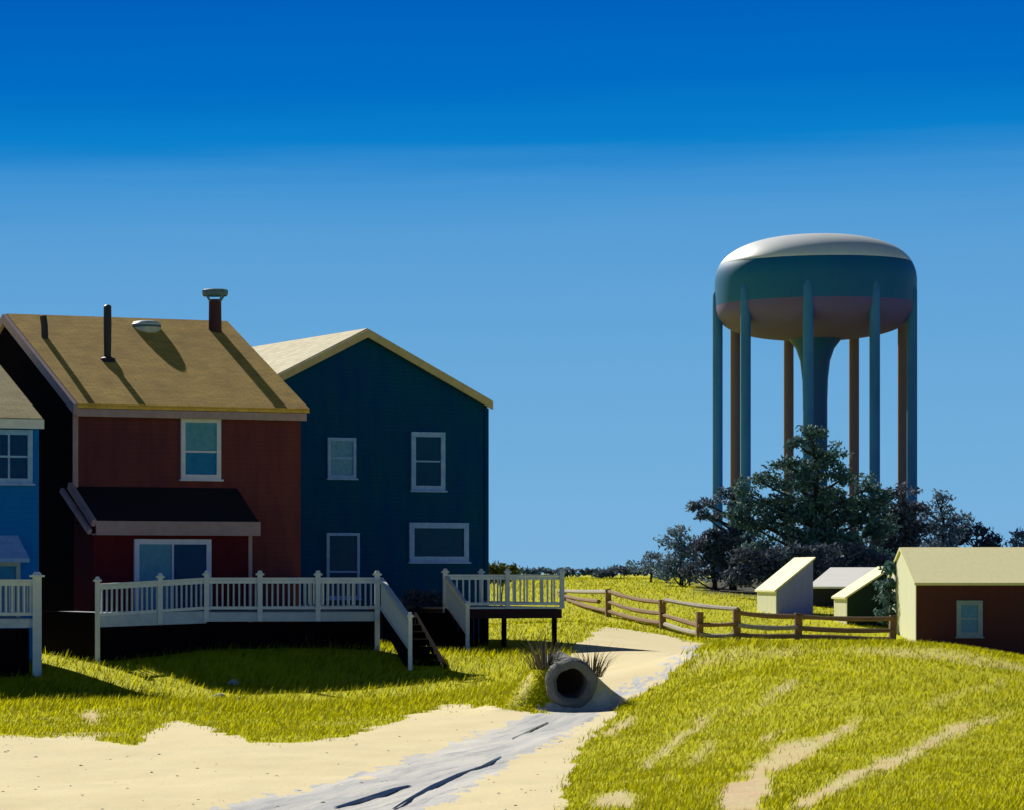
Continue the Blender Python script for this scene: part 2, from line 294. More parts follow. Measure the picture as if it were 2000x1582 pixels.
# per-vertex bare amount on the grass: diagonal worn streaks on the mound
BARE = [[(1400,1590),(1415,1530),(1500,1505),(1500,1545),(1480,1590)],[(1440,1515),(1530,1450),(1590,1440),(1560,1470),(1500,1510)],
 [(1320,1520),(1400,1430),(1390,1465),(1300,1530)],[(1500,1500),(1620,1430),(1680,1405),(1640,1440),(1520,1512)],[(1450,1455),(1540,1420),(1520,1440)],
 [(1160,1582),(1170,1548),(1215,1540),(1250,1558),(1230,1582)],[(1165,1440),(1200,1410),(1250,1400),(1215,1430)],[(1600,1430),(1670,1405),(1660,1418)],
 [(1480,1362),(1545,1325),(1560,1328),(1490,1365)],[(1540,1575),(1640,1515),(1740,1475),(1700,1510),(1580,1580)],[(1430,1410),(1500,1365),(1490,1380)],
 [(1330,1290),(1430,1268),(1600,1266),(1560,1276),(1400,1290),(1345,1310)],[(1560,1272),(1750,1262),(1880,1272),(2010,1305),(2010,1316),(1900,1296),(1750,1278)],
 [(1700,1500),(1850,1420),(1990,1385),(1860,1440),(1720,1515)],[(1240,1500),(1330,1430),(1330,1445),(1250,1510)],[(1750,1400),(1900,1340),(1990,1330),(1880,1355)],[(1270,1470),(1390,1390),(1420,1380),(1290,1475)],
 [(150,1400),(175,1385),(200,1395),(190,1420)]]
vx, vy = CC.ravel(), PYY.ravel(); bare = np.zeros(len(vx))
wx = vx+(fbm(V[:,0]*2, V[:,1]*1.2, 3, 60)-.5)*40; wy = vy+(fbm(V[:,0]*2, V[:,1]*1.2, 3, 70)-.5)*16
for k_, pl in enumerate(BARE): bare = np.maximum(bare, inpoly(wx, wy, pl)*(.45 if k_ in (11, 12) else .8 if k_ in (13, 14, 15, 16) else .85 if k_ else 1.0))
bare *= (V[:,1] < 68) & (V[:,1] > 20)
bg2 = bare.reshape(YY.shape)
for ax_ in (0, 1): bg2 = sum(np.roll(bg2, d_, ax_) for d_ in range(-2, 3))/5
bare = bg2.ravel()
bare = np.maximum(bare, np.clip((fbm(V[:,0]*.5, V[:,1]*.4, 4, 120)-.64)*6, 0, .6)*(V[:,1] < 58)*(vx < 1040))
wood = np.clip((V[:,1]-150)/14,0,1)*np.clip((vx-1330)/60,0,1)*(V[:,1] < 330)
def shade_mat(name, c_a, c_b, c_c, sc_a, stretch, bump, bscale=14):
    m = bpy.data.materials.new(name); m.use_nodes = True; t = m.node_tree; n = t.nodes; l = t.links.new; b = n['Principled BSDF']; b.inputs['Roughness'].default_value = .95; b.inputs['Specular IOR Level'].default_value = .1
    co = n.new('ShaderNodeTexCoord'); mpn = n.new('ShaderNodeMapping'); mpn.inputs['Scale'].default_value = stretch; l(co.outputs['Object'], mpn.inputs[0])
    def noi(s, d=6):
        z = n.new('ShaderNodeTexNoise'); z.inputs['Scale'].default_value = s; z.inputs['Detail'].default_value = d; z.inputs['Roughness'].default_value = .65; l(mpn.outputs[0], z.inputs['Vector']); return z.outputs['Fac']
    def rng_(o, a, b_):
        r = n.new('ShaderNodeMapRange'); r.inputs['From Min'].default_value = a; r.inputs['From Max'].default_value = b_; l(o, r.inputs['Value']); return r.outputs[0]
    def mix(f, a, b_):
        x = n.new('ShaderNodeMix'); x.data_type = 'RGBA'; l(f, x.inputs['Factor'])
        for i, c in ((6,a),(7,b_)):
            if isinstance(c, tuple): x.inputs[i].default_value = (*c, 1)
            else: l(c, x.inputs[i])
        return x.outputs[2]
    c = mix(rng_(noi(sc_a), .35, .65), c_a, c_b); c = mix(rng_(noi(sc_a*3.1), .52, .75), c, c_c)
    at = n.new('ShaderNodeAttribute'); at.attribute_name = 'bare'
    sandc = mix(rng_(noi(1.3), .35, .65), (.70,.61,.33), (.72,.50,.32))
    if name == 'meadow': c = mix(at.outputs['Fac'], c, sandc)
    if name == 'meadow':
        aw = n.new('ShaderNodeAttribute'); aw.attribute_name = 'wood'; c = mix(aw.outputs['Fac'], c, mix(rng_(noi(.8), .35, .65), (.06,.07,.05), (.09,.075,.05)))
    l(c, b.inputs['Base Color'])
    bp = n.new('ShaderNodeBump'); bp.inputs['Strength'].default_value = bump; bp.inputs['Distance'].default_value = .05; l(noi(bscale), bp.inputs['Height']); l(bp.outputs[0], b.inputs['Normal'])
    return m
GM = shade_mat('meadow', (.58,.57,.004), (.48,.50,.006), (.64,.58,.01), .35, (1,.6,1), .5)
SM = shade_mat('sand', (.84,.73,.45), (.78,.66,.39), (.74,.66,.42), .5, (1,.6,1), .25)
# the track runs from the drain towards the lower left: stretch its streaks along it
TM = shade_mat('track_gravel', (.78,.75,.70), (.50,.51,.52), (.27,.30,.35), .9, (1,1,1), .4)
tn = TM.node_tree.nodes; mpg = [x for x in tn if x.type == 'MAPPING'][0]; mpg.vector_type = 'TEXTURE'; mpg.inputs['Rotation'].default_value = (0,0,R(72)); mpg.inputs['Scale'].default_value = (6,.45,1)
def subset(name, mask, m):
    q = quads[mask].reshape(-1,4); us, inv = np.unique(q, return_inverse=True)
    o = npmesh(name, V[us], inv.reshape(-1,4), m); me = o.data
    a = me.attributes.new('bare', 'FLOAT', 'POINT'); a.data.foreach_set('value', bare[us].astype(np.float32))
    a = me.attributes.new('wood', 'FLOAT', 'POINT'); a.data.foreach_set('value', wood[us].astype(np.float32))
    me.polygons.foreach_set('use_smooth', np.ones(len(me.polygons), bool)); o['kind'] = 'structure'; return o
subset('ground', region == 0, GM); subset('sandy_path', region == 1, SM); subset('track', region == 2, TM)
# water lying in the ruts of the track
def ray_ground(px, py):
    lo_, hi = 20., 140.
    Ys = np.linspace(22, 130, 900); d = (CZ+(HY-py)/F*Ys) - H((px-PX)/F*Ys, Ys)
    k = np.where(d < 0)[0]; Y = Ys[k[0]] if len(k) else 80.
    return Vector(((px-PX)/F*Y, Y, h1((px-PX)/F*Y, Y)))
WM = mat('shallow_water', (.03,.06,.16), (.06,.09,.2), rough=.12, spec=.5, scale=3)
wb = MB()
for pl, wd in (([(655,1580),(690,1570),(735,1556),(775,1542),(800,1536)],.14),([(768,1582),(800,1562),(850,1535),(900,1512),(945,1497),(978,1478)],.09),([(1000,1444),(1040,1426),(1070,1412)],.05)):
    pts = [ray_ground(*p) for p in pl]; n = len(pts); vs = []; fs = []
    for i, p in enumerate(pts):
        d = (pts[min(i+1,n-1)]-pts[max(i-1,0)]); d.z = 0; d.normalize(); sd = Vector((-d.y, d.x, 0)); k = .6*wd*(.15+.85*math.sin(math.pi*(i+.3)/(n-.4)))*random.uniform(.7,1.3)
        for s_ in (-1, 1):
            q = p+sd*s_*k; vs.append((q.x, q.y, h1(q.x, q.y)+.012))
    for i in range(n-1): fs.append((2*i, 2*i+1, 2*i+3, 2*i+2))
    wb.add(vs, fs)
tag(wb.build('water', WM), kind='structure')
# ------------------------------------------------------------------ grass blades (uncountable)
def grass():
    gm_ = (region == 0).astype(float); bl = gm_.copy()
    for ax_ in (0, 1):
        acc = np.zeros_like(bl)
        for d_ in range(-9, 10): acc += np.roll(bl, d_, ax_)
        bl = acc/19
    stray = np.clip(bl*1.3, 0, 1)**2*.5*(fbm(xc*2.2, yc*1.6, 3, 300) > .5)
    cell = ((region == 0) | ((region == 1) & (stray > .04))) & (yc > 24) & (yc < 225) & (pxc > -400) & (pxc < 2300)
    ii, jj = np.where(cell); bcell = bare[idx[ii, jj]]
    wgt = np.where(region[ii,jj] == 0, np.clip(1-bcell*1.15, 0, 1), stray[ii,jj])*np.where(yc[ii,jj] < 70, 2.2, 1.0)*np.where(heap[ii,jj], 5, 1)*(1-wood[idx[ii,jj]])
    wgt = wgt*((YY[1:,1:]-YY[:-1,1:])/yc)[ii,jj]; wgt /= wgt.sum(); NB = 420000
    k = rng.choice(len(ii), NB, p=wgt); i, j = ii[k], jj[k]; a, b = rng.random(NB), rng.random(NB)
    base = (V[idx[i,j]]*((1-a)*(1-b))[:,None]+V[idx[i,j+1]]*(a*(1-b))[:,None]+V[idx[i+1,j]]*((1-a)*b)[:,None]+V[idx[i+1,j+1]]*(a*b)[:,None])
    Y = base[:,1]; s = np.clip(Y/45, .75, 3.2)
    cl = fbm(base[:,0]*1.1, base[:,1]*.8, 3, 200)
    h = (.024+.052*rng.random(NB)**1.5)*np.clip(Y/45, .9, 1.9)*(.55+1.0*cl)
    h *= np.where((Y > 62) & (Y < 92) & (base[:,0] < 14), 1.7, 1)
    wd = .0075*s*(.7+.6*rng.random(NB)); th = rng.random(NB)*2*np.pi; ln = h*(.3+.7*rng.random(NB)); la = rng.normal(.6, .9, NB)
    dx, dy = np.cos(th)*wd, np.sin(th)*wd
    v = np.empty((NB, 3, 3)); v[:,0] = base+np.c_[dx, dy, np.full(NB,-.01)]; v[:,1] = base-np.c_[dx, dy, np.full(NB,.01)]
    v[:,2] = base+np.c_[np.cos(la)*ln, np.sin(la)*ln, h]
    gm = mat('grass_blade', (.74,.705,.003), (.59,.60,.004), rough=.8, scale=.4, island=.17, trans=.2, spec=.03, up=.93)
    o = npmesh('grass', v.reshape(-1,3), np.arange(NB*3).reshape(-1,3), gm)
    tag(o, 'short yellow green grass covering the yard, the mound and the field', 'grass', kind='stuff')
grass()
# ------------------------------------------------------------------ houses
class House:
    def __init__(s, name, label, px, Y, yaw):
        s.a = yaw; s.o = Vector(((px-PX)/F*Y, Y)); s.r = Vector((math.cos(yaw), math.sin(yaw))); s.d = Vector((-math.sin(yaw), math.cos(yaw)))
        s.zb = h1(s.o.x, s.o.y)-.15; s.e = empty(name, (s.o.x, s.o.y, s.zb), yaw, label, 'house' if 'house' in name else 'shed')
    def ray(s, px, py):   # ray in local coordinates: origin, direction (per unit depth)
        o = -s.o; d = Vector(((px-PX)/F, 1)); return Vector((o.dot(s.r), o.dot(s.d), CZ-s.zb)), Vector((d.dot(s.r), d.dot(s.d), (HY-py)/F))
    def front(s, px, py, y=0):
        o, d = s.ray(px, py); t = (y-o.y)/d.y; p = o+d*t; return p.x, p.z
    def plane(s, px, py, m, c):  # z = c + m*y
        o, d = s.ray(px, py); t = (c+m*o.y-o.z)/(d.z-m*d.y); return o+d*t
def window(h, px0, py0, px1, py1, gl, fm, y=0, rows=2, cols=1, split=.5, fw=.10, name='window', sill=True, label=None):
    x0, z1 = h.front(px0, py0, y); x1, z0 = h.front(px1, py1, y); fr = MB(); t = .07
    fr.box(x0, x0+fw, y-t, y+.02, z0, z1).box(x1-fw, x1, y-t, y+.02, z0, z1).box(x0+fw, x1-fw, y-t, y+.02, z1-fw, z1).box(x0+fw, x1-fw, y-t, y+.02, z0, z0+fw)
    if sill: fr.box(x0-.05, x1+.05, y-t-.06, y+.02, z0-.05, z0)
    xi0, xi1, zi0, zi1 = x0+fw, x1-fw, z0+fw, z1-fw; mw = .05
    zm = zi0+(zi1-zi0)*split
    cells = []
    xs = [xi0] + [xi0+(xi1-xi0)*k/cols for k in range(1, cols)] + [xi1]
    for k in range(1, cols): fr.box(xs[k]-mw/2, xs[k]+mw/2, y-t+.012, y+.02, zi0, zi1)
    zr = [zi0, zm, zi1] if rows == 2 else [zi0, zi1]
    for k in range(cols):
        xa = xs[k]+(mw/2 if k else 0); xb = xs[k+1]-(mw/2 if k < cols-1 else 0)
        if rows == 2: fr.box(xa, xb, y-t+.02, y+.02, zm-mw/2, zm+mw/2)
        for q in range(len(zr)-1): cells.append((xa, xb, zr[q]+(mw/2 if q else 0), zr[q+1]-(mw/2 if q < len(zr)-2 else 0)))
    o = fr.build(name, M[fm], h.e, label=label)
    for k, c in enumerate(cells):
        g = gl[k % len(gl)]; MB().box(c[0], c[1], y-.025, y-.005, c[2], c[3]).build('pane', M[g], o)
    return o
YAW = R(22)
# --- red house -------------------------------------------------------------
rh = House('red_house', 'dark red two storey house with brown shingle roof and white railed deck', 145, 84, YAW)
W = rh.front(587, 900)[0]; D = 10.6; hd = D/2; ze = rh.front(145, 788)[1]
_, dd = rh.ray(0, 622); o_, _ = rh.ray(0, 622); t_ = (hd-o_.y)/dd.y; zr = (o_+dd*t_).z; m_ = (zr-ze)/hd
MB().prismx([(0,-.6),(D,-.6),(D,ze),(hd,zr-.04),(0,ze)], .004, W).build('wall', M['red'], rh.e)
MB().add([(0,0,-.6),(0,D,-.6),(0,D,ze),(0,hd,zr-.04),(0,0,ze),(-.03,0,-.6),(-.03,D,-.6),(-.03,D,ze),(-.03,hd,zr-.04),(-.03,0,ze)],[(0,1,2,3,4),(9,8,7,6,5),(0,5,6,1),(1,6,7,2),(2,7,8,3),(3,8,9,4),(4,9,5,0)]).build('side_wall', M['shadesiding'], rh.e, label='gable wall of the red house with shade painted near black')
oh = .3; so = .13
roof_prof = lambda lo, hi: [(-oh, ze-oh*m_+lo),(hd, zr+lo),(D+oh, ze-oh*m_+lo),(D+oh, ze-oh*m_+hi),(hd, zr+hi),(-oh, ze-oh*m_+hi)]
roof = MB().prismx(roof_prof(.02,.14), -.02, W+so).build('roof', M['brownroof'], rh.e)
MB().prismx(roof_prof(-.16,.12), -.14, -.024).build('rake_trim', M['pinktrim'], rh.e)
MB().box(-.06, W+.05, -oh+.002, -oh+.08, ze-oh*m_-.20, ze-oh*m_+.008).build('fascia', M['pinktrim'], rh.e)
xb0, zb0 = rh.front(168, 955); 
MB().box(-.05, .10, -.045, 0, rh.front(145, 955)[1], ze-.10).build('corner_board', M['pinktrim'], rh.e)
window(rh, 352, 815, 430, 936, ['g_blue','g_teal'], 'winwhite', split=.44, fw=.13)
# bump-out with its lean-to roof
bp_ = 1.45; bx0 = rh.front(182, 1060, -bp_)[0]; bx1 = rh.front(486, 1060, -bp_)[0]; bz = rh.front(300, 1022, -bp_)[1]; bt = rh.front(300, 951)[1]
rx0, rx1 = rh.front(160, 955)[0], rh.front(455, 955)[0]
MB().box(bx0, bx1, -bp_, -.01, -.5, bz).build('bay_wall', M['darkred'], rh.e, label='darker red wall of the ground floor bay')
e0, e1 = -bp_-.28, bz-.02
lean = MB().add([(bx0-.02,0,bt),(rx1+.12,0,bt),(bx1+.16,e0,e1+.1),(bx0-.02,e0,e1+.1),(bx0-.02,0,bt-.12),(rx1+.12,0,bt-.12),(bx1+.16,e0,e1),(bx0-.02,e0,e1)],[(0,1,2,3),(4,7,6,5),(0,4,5,1),(1,5,6,2),(2,6,7,3),(3,7,4,0)]).build('lean_to_roof', M['shaderoof'], rh.e, label='lean-to roof over the bay with shade painted black')
MB().box(bx0-.04, bx1+.2, e0-.05, e0-.002, e1-.30, e1+.08).box(bx0-.04, bx1+.2, e0-.002, -bp_-.003, e1-.30, e1-.26).build('fascia', M['pinktrim'], rh.e)
MB().bar((bx0-.10,.02,bt+.02),(bx0-.10,e0-.02,e1+.02),.12,.2).build('rake_trim', M['pinktrim'], rh.e)
MB().bar((bx0-.32,.06,bt-.10),(bx0-.20,e0+.02,e1-.22),.10,.14).build('downpipe', M['pinktrim'], rh.e)
MB().box(bx1-.02, bx1+.09, -bp_-.03, -bp_+.12, -.3, e1-.302).build('corner_board', M['pinktrim'], rh.e)
sd = window(rh, 261, 1052, 411, 1205, ['g_teal','g_dark'], 'winwhite', y=-bp_, rows=1, cols=2, fw=.14, name='sliding_door', sill=False)
# pipes, vent and chimney on the roof
def on_roof(px, py): return rh.plane(px, py, m_, ze+.14)
p = on_roof(88, 660); MB().tube([p+Vector((0,0,-.1)), p+Vector((-.02,0,.35)), p+Vector((-.06,0,.62))],[.10,.10,.10],12).build('vent_pipe', M['metal'], rh.e, smooth=True)
p = on_roof(210, 702); pp_ = MB().tube([p+Vector((0,0,-.1)), p+Vector((0,0,.5)), p+Vector((.0,0,1.0)), p+Vector((.0,0,1.5)), p+Vector((0,0,1.54))],[.10,.11,.115,.11,.06],12).build('vent_pipe', M['metal'], rh.e, smooth=True)
MB().lathe([(.24,-.10),(.22,.02),(.115,.06)],14,p).build('flashing', M['metal'], pp_)
p = on_roof(286, 640)+Vector((0,-.0,-.07)); tv = MB().lathe([(.30,-.18),(.37,-.06),(.41,.02),(.43,.16),(.38,.22),(.22,.26),(.05,.27)],24,p).build('roof_vent', M['galv'], rh.e, smooth=True)
MB().lathe([(.425,.06),(.432,.07),(.438,.12),(.436,.13),(.41,.12),(.41,.07)],24,p,close=True).build('louvre', M['capm'], tv, smooth=True)
p = on_roof(420, 645); ch = MB().lathe([(.20,-.3),(.19,.4),(.185,.88),(.16,.9),(.16,.86)],18,p).build('chimney_pipe', M['rust'], rh.e, smooth=True)
cap = MB().lathe([(.36,1.00),(.385,1.06),(.385,1.17),(.34,1.19),(.34,1.17),(.36,1.06)],20,p,close=True)
for k in range(4):
    t = k*math.pi/2+.3; c = Vector((math.cos(t), math.sin(t), 0)); cap.bar(p+c*.19+Vector((0,0,.84)), p+c*.36+Vector((0,0,1.04)), .05, .04)
cap.build('chimney_cap', M['capm'], ch)
# --- blue house -------------------------------------------------------------
bh = House('blue_house', 'bright blue house with tan roof cut by the left edge', 76, 80, YAW)
BW = 6.5; bze = bh.front(76, 820)[1]; bm_ = m_*.95; bhd = 4.6; bzr = bze+bhd*bm_
MB().prismx([(0,-.6),(2*bhd,-.6),(2*bhd,bze),(bhd,bzr-.04),(0,bze)], -BW, 0).build('wall', M['blue'], bh.e)
MB().prismx([(-.2, bze-.2*bm_+.02),(bhd, bzr+.02),(2*bhd+.2, bze-.2*bm_+.02),(2*bhd+.2, bze-.2*bm_+.14),(bhd, bzr+.14),(-.2, bze-.2*bm_+.14)], -BW-.1, .03).build('roof', M['tanroof'], bh.e)
MB().box(-BW-.1, .05, -.26, -.203, bze-.2*bm_-.14, bze-.2*bm_+.1).build('fascia', M['winwhite'], bh.e)
window(bh, -30, 838, 62, 944, ['g_dblue'], 'winblue', rows=2, cols=2, fw=.13)
hx0 = bh.front(-60, 1060)[0]; hx1 = bh.front(43, 1060)[0]; hz1 = bh.front(20, 1045)[1]; hz0 = bh.front(20, 1090)[1]
MB().add([(hx0,0,hz1),(hx1-.12,0,hz1),(hx1,-.55,hz0),(hx0,-.55,hz0),(hx0,0,hz1-.1),(hx1-.12,0,hz1-.1),(hx1,-.55,hz0-.1),(hx0,-.55,hz0-.1)],[(0,1,2,3),(4,7,6,5),(0,4,5,1),(1,5,6,2),(2,6,7,3),(3,7,4,0)]).build('door_hood', M['winblue'], bh.e)
window(bh, -60, 1096, 38, 1215, ['g_blue'], 'bluetrim', rows=1, cols=2, fw=.12, name='door', sill=False)
# --- teal house -------------------------------------------------------------
th = House('teal_house', 'dark teal gabled house with cream roof behind the red house', 472, 98.4, YAW)
TW = th.front(952, 900)[0]; TD = 13; ta = TW/2; tzr = th.front(712, 652)[1]; tze = th.front(945, 790)[1]; ta = th.front(712, 652)[0]; tm = (tzr-tze)/(TW-ta)
zl = tzr-ta*tm
MB().prism([(0,-.6),(TW,-.6),(TW,tze-.05),(ta,tzr-.05),(0,zl-.05)], 0, TD).build('wall', M['teal'], th.e)
rp_ = lambda lo, hi: [(-.25, zl-.25*tm+lo),(ta, tzr+lo),(TW+.06, tze-.06*tm+lo),(TW+.06, tze-.06*tm+hi),(ta, tzr+hi),(-.25, zl-.25*tm+hi)]
MB().prism(rp_(0,.16), -.2, TD+.2).build('roof', M['creamroof'], th.e)
MB().prism(rp_(-.14,.12), -.28, -.203).build('rake_trim', M['tantrim'], th.e)
MB().box(TW-.12, TW+.03, -.035, .1, -.5, tze-.12).build('corner_board', M['teal'], th.e)
window(th, 639, 854, 694, 934, ['g_mid','g_mid'], 'winblue', fw=.10)
window(th, 802, 843, 868, 958, ['g_dark','g_dark'], 'winblue', fw=.16)
window(th, 637, 1040, 701, 1168, ['g_dark'], 'winblue', split=.40, fw=.09)
window(th, 798, 1020, 914, 1097, ['g_dark'], 'winblue', rows=1, fw=.18)
# ------------------------------------------------------------------ decks
def balusters(sec, a, b, z0a, z0b, z1a, z1b, m, pitch=.13):
    L_ = (b-a).length; n = max(2, int(L_/pitch)); proto = None
    for k in range(1, n):
        t = k/n; q = a.lerp(b, t); lo_, hi = z0a+(z0b-z0a)*t, z1a+(z1b-z1a)*t
        if proto is None:
            proto = MB().box(-.021,.021,-.021,.021,0,hi-lo_).build('baluster', m, sec); o = proto
        else:
            o = proto.copy(); COL.objects.link(o); o.parent = sec
        o.location = Vector((q.x, q.y, lo_))
        o.rotation_euler = (0, 0, math.atan2(b.y-a.y, b.x-a.x))
def post(dk, org, x, y, z0, z1, s=.13, m='white'):
    p = MB().box(x-s/2, x+s/2, y-s/2, y+s/2, z0, z1-.10).build('post', M[m], dk, org)
    c = MB().box(x-s*.85, x+s*.85, y-s*.85, y+s*.85, z1-.10, z1-.05); k = s*.6
    c.add([(x-k,y-k,z1-.05),(x+k,y-k,z1-.05),(x+k,y+k,z1-.05),(x-k,y+k,z1-.05),(x-k*.5,y-k*.5,z1+.03),(x+k*.5,y-k*.5,z1+.03),(x+k*.5,y+k*.5,z1+.03),(x-k*.5,y+k*.5,z1+.03)],[(4,5,6,7),(0,1,5,4),(1,2,6,5),(2,3,7,6),(3,0,4,7),(0,3,2,1)])
    c.build('post_cap', M[m], p, org)
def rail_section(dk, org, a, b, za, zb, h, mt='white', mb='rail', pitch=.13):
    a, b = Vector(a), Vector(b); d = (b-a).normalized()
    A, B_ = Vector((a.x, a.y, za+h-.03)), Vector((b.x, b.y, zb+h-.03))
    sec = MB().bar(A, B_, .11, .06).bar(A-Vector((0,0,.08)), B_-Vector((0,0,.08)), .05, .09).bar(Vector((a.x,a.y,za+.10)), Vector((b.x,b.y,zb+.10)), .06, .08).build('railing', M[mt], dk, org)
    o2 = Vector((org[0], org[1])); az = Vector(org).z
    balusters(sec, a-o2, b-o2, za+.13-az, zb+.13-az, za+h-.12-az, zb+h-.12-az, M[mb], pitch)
def flight(dk, org, top, bot, zt, zbt, side, wd, rails=True):
    top, bot = Vector(top), Vector(bot); d = (bot-top); run = d.length; d.normalize(); s = Vector((-d.y, d.x))*side
    n = max(3, round((zt-zbt)/.19)); 
    for sx in (.03, wd-.03):
        MB().bar((*(top+s*sx), zt-.16), (*(bot+s*sx), zbt-.02), .06, .28).build('stringer', M['darkwood'], dk, org)
    for k in range(n):
        t = (k+.6)/n; q = top+d*run*t; z = zt-(zt-zbt)*(k+1)/n+.0
        a, b = q+s*.07, q+s*(wd-.07)
        MB().bar((*a, z), (*b, z), .30, .04).bar((*(a-d*.13), z-.11), (*(b-d*.13), z-.11), .02, .17).build('stair_tread', M['darkwood'], dk, org)
# red house deck
zf = CZ-1.0
A_, B2, C_ = P(189,0,79.3), P(402,0,81), P(735,0,82)
dk = empty('wooden_deck', (A_.x, A_.y, h1(A_.x, A_.y)), 0, 'long white railed raised deck in front of the red house', 'deck'); org = dk.location.copy()
a2, b2, c2 = A_.xy, B2.xy, C_.xy; back = Vector((-math.sin(YAW), math.cos(YAW)))
def to_house(p, off=0): return p + back*((rh.o-p).dot(back)-off)
poly = [a2, b2, c2, to_house(c2, .03), to_house(a2, .03)]
ins = lambda p, k=.03: p+back*k
# floor of boards split round the bay would be hidden; one slab in front of the bay, butted to it
fl = MB().slab([tuple(ins(a2)), tuple(ins(b2)), tuple(ins(c2)), tuple(to_house(c2, bp_+.02)), tuple(to_house(a2, bp_+.02))], zf-.05, zf)
cx1 = Vector((rh.o.x, rh.o.y))+rh.r*(bx1+.12)
fl.slab([tuple(cx1-back*(bp_+.019)), tuple(to_house(c2, bp_+.019)), tuple(to_house(c2, .02)), tuple(cx1-back*.02)], zf-.05, zf); fl.build('deck_floor', M['decking'], dk, org)
rim = MB()
DZ = .16
for p, q, dz_ in ((a2,b2,DZ),(b2,c2,0),(c2,to_house(c2,.1),0)): rim.bar((*p, zf-.14-dz_/2), (*q, zf-.14), .05, .24+dz_*.5)
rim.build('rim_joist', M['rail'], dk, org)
lr = MB(); q_ = to_house(a2,.1); lr.bar((*(a2-rh.r*.05+back*.08), zf-.14), (*(q_-rh.r*.05), zf-.14), .05, .29); lr.build('rim_joist', M['darkwood'], dk, org, label='near black side joist at the left end of the deck')
for p, q, dz_ in ((a2,b2,DZ),(b2,c2,0)):
    rail_section(dk, org, p, q, zf-dz_, zf, .90, pitch=.15)
rail_section(dk, org, c2+back*1.1, to_house(c2,.15), zf, zf, .90, pitch=.3)
f_ = Vector((.02,-.035)); AB_ = a2.lerp(b2,.57)
for p, z0 in ((a2,zf-1.6),(AB_,zf-.30),(b2,zf-.26),(b2.lerp(c2,.31),zf-.26),(b2.lerp(c2,.65),zf-.26),(c2,zf-1.55)):
    post(dk, org, p.x+f_.x, p.y+f_.y, z0, zf+1.06-(DZ if p is a2 else DZ*.43 if p is AB_ else 0))
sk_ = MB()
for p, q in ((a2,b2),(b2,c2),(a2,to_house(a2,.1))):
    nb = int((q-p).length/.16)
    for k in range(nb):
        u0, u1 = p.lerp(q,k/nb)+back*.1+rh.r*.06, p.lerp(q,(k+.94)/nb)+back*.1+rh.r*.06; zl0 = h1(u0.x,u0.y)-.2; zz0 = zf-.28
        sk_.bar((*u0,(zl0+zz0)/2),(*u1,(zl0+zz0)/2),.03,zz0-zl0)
sk_.build('shade_boards', M['darkwood'], dk, org, label='near black boards added as shade under the deck')  # boards added to paint in the black shade below the floor
for t in (.15,.5,.85):
    for q in (b2.lerp(c2,t)+back*.6,): MB().box(q.x-.06,q.x+.06,q.y-.06,q.y+.06,h1(q.x,q.y)-.3,zf-.052).build('support_post', M['darkwood'], dk, org)
q = a2.lerp(b2,.5)+back*.5; MB().box(q.x-.06,q.x+.06,q.y-.06,q.y+.06,h1(q.x,q.y)-.3,zf-.052).build('support_post', M['darkwood'], dk, org)
s0 = c2+Vector((.12,-.05)); s1 = P(801,0,77.8).xy; zg = h1(s1.x, s1.y)
flight(dk, org, s0, s1, zf, zg, 1, .95)
rail_section(dk, org, s0, s1, zf, zg+.42, .90, mt='white', pitch=.12)
post(dk, org, s1.x, s1.y, zg-.3, zg+1.44, .10)
# teal house deck
zf2 = CZ-1.0; D_, E_ = P(868,0,92), P(1096,0,93)
dk2 = empty('wooden_deck', (D_.x, D_.y, h1(D_.x, D_.y)), 0, 'short white railed deck beside the teal house, open underneath', 'deck'); org = dk2.location.copy()
d2, e2 = D_.xy, E_.xy; bk2 = 5.0
MB().slab([tuple(ins(d2)), tuple(ins(e2)), tuple(e2+back*bk2), tuple(d2+back*bk2)], zf2-.05, zf2).build('deck_floor', M['decking'], dk2, org)
rim = MB()
for p, q in ((d2,e2),(e2,e2+back*bk2),(d2,d2+back*bk2)): rim.bar((*p, zf2-.20), (*q, zf2-.20), .05, .28)
rim.build('rim_joist', M['maroonwood'], dk2, org)
rim = MB(); rim.bar((*(d2-back*.02), zf2-.025), (*(e2-back*.02), zf2-.025), .06, .055); rim.build('edge_board', M['white'], dk2, org)
for p, q, pt in ((d2,d2.lerp(e2,.53),.2),(d2.lerp(e2,.53),e2,.2),(e2,e2+back*bk2,.5)):
    rail_section(dk2, org, p, q, zf2, zf2, .98, mb='white', pitch=pt)
for p, z0 in ((d2,zf2-.3),(d2.lerp(e2,.53),zf2-.05),(e2,zf2-.05),(e2+back*bk2,zf2-.05)): post(dk2, org, p.x+.02, p.y-.03, z0, zf2+1.13)
for t, u_ in ((.22,.3),(.55,.3),(.97,.2),(.3,4.5),(.95,4.5)):
    q = d2.lerp(e2,t)+back*u_; MB().box(q.x-.07,q.x+.07,q.y-.07,q.y+.07,h1(q.x,q.y)-.3,zf2-.052).build('support_post', M['darkwood'], dk2, org)
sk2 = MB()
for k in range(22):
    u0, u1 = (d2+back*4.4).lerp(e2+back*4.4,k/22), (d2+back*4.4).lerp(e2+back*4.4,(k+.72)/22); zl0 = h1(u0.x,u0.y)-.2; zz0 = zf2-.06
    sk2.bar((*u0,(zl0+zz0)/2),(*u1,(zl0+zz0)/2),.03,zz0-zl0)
sk2.build('shade_boards', M['darkwood'], dk2, org, label='near black gapped boards added as shade at the back of the deck')  # boards added to darken the view through under this deck
s0 = d2+Vector((.05,-.06)); s1 = P(913,0,89.2).xy; zg = h1(s1.x, s1.y)
flight(dk2, org, s0, s1, zf2, zg, -1, 1.0)
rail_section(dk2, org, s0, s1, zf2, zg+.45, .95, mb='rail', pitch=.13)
post(dk2, org, s1.x, s1.y, zg-.2, zg+1.48, .11)
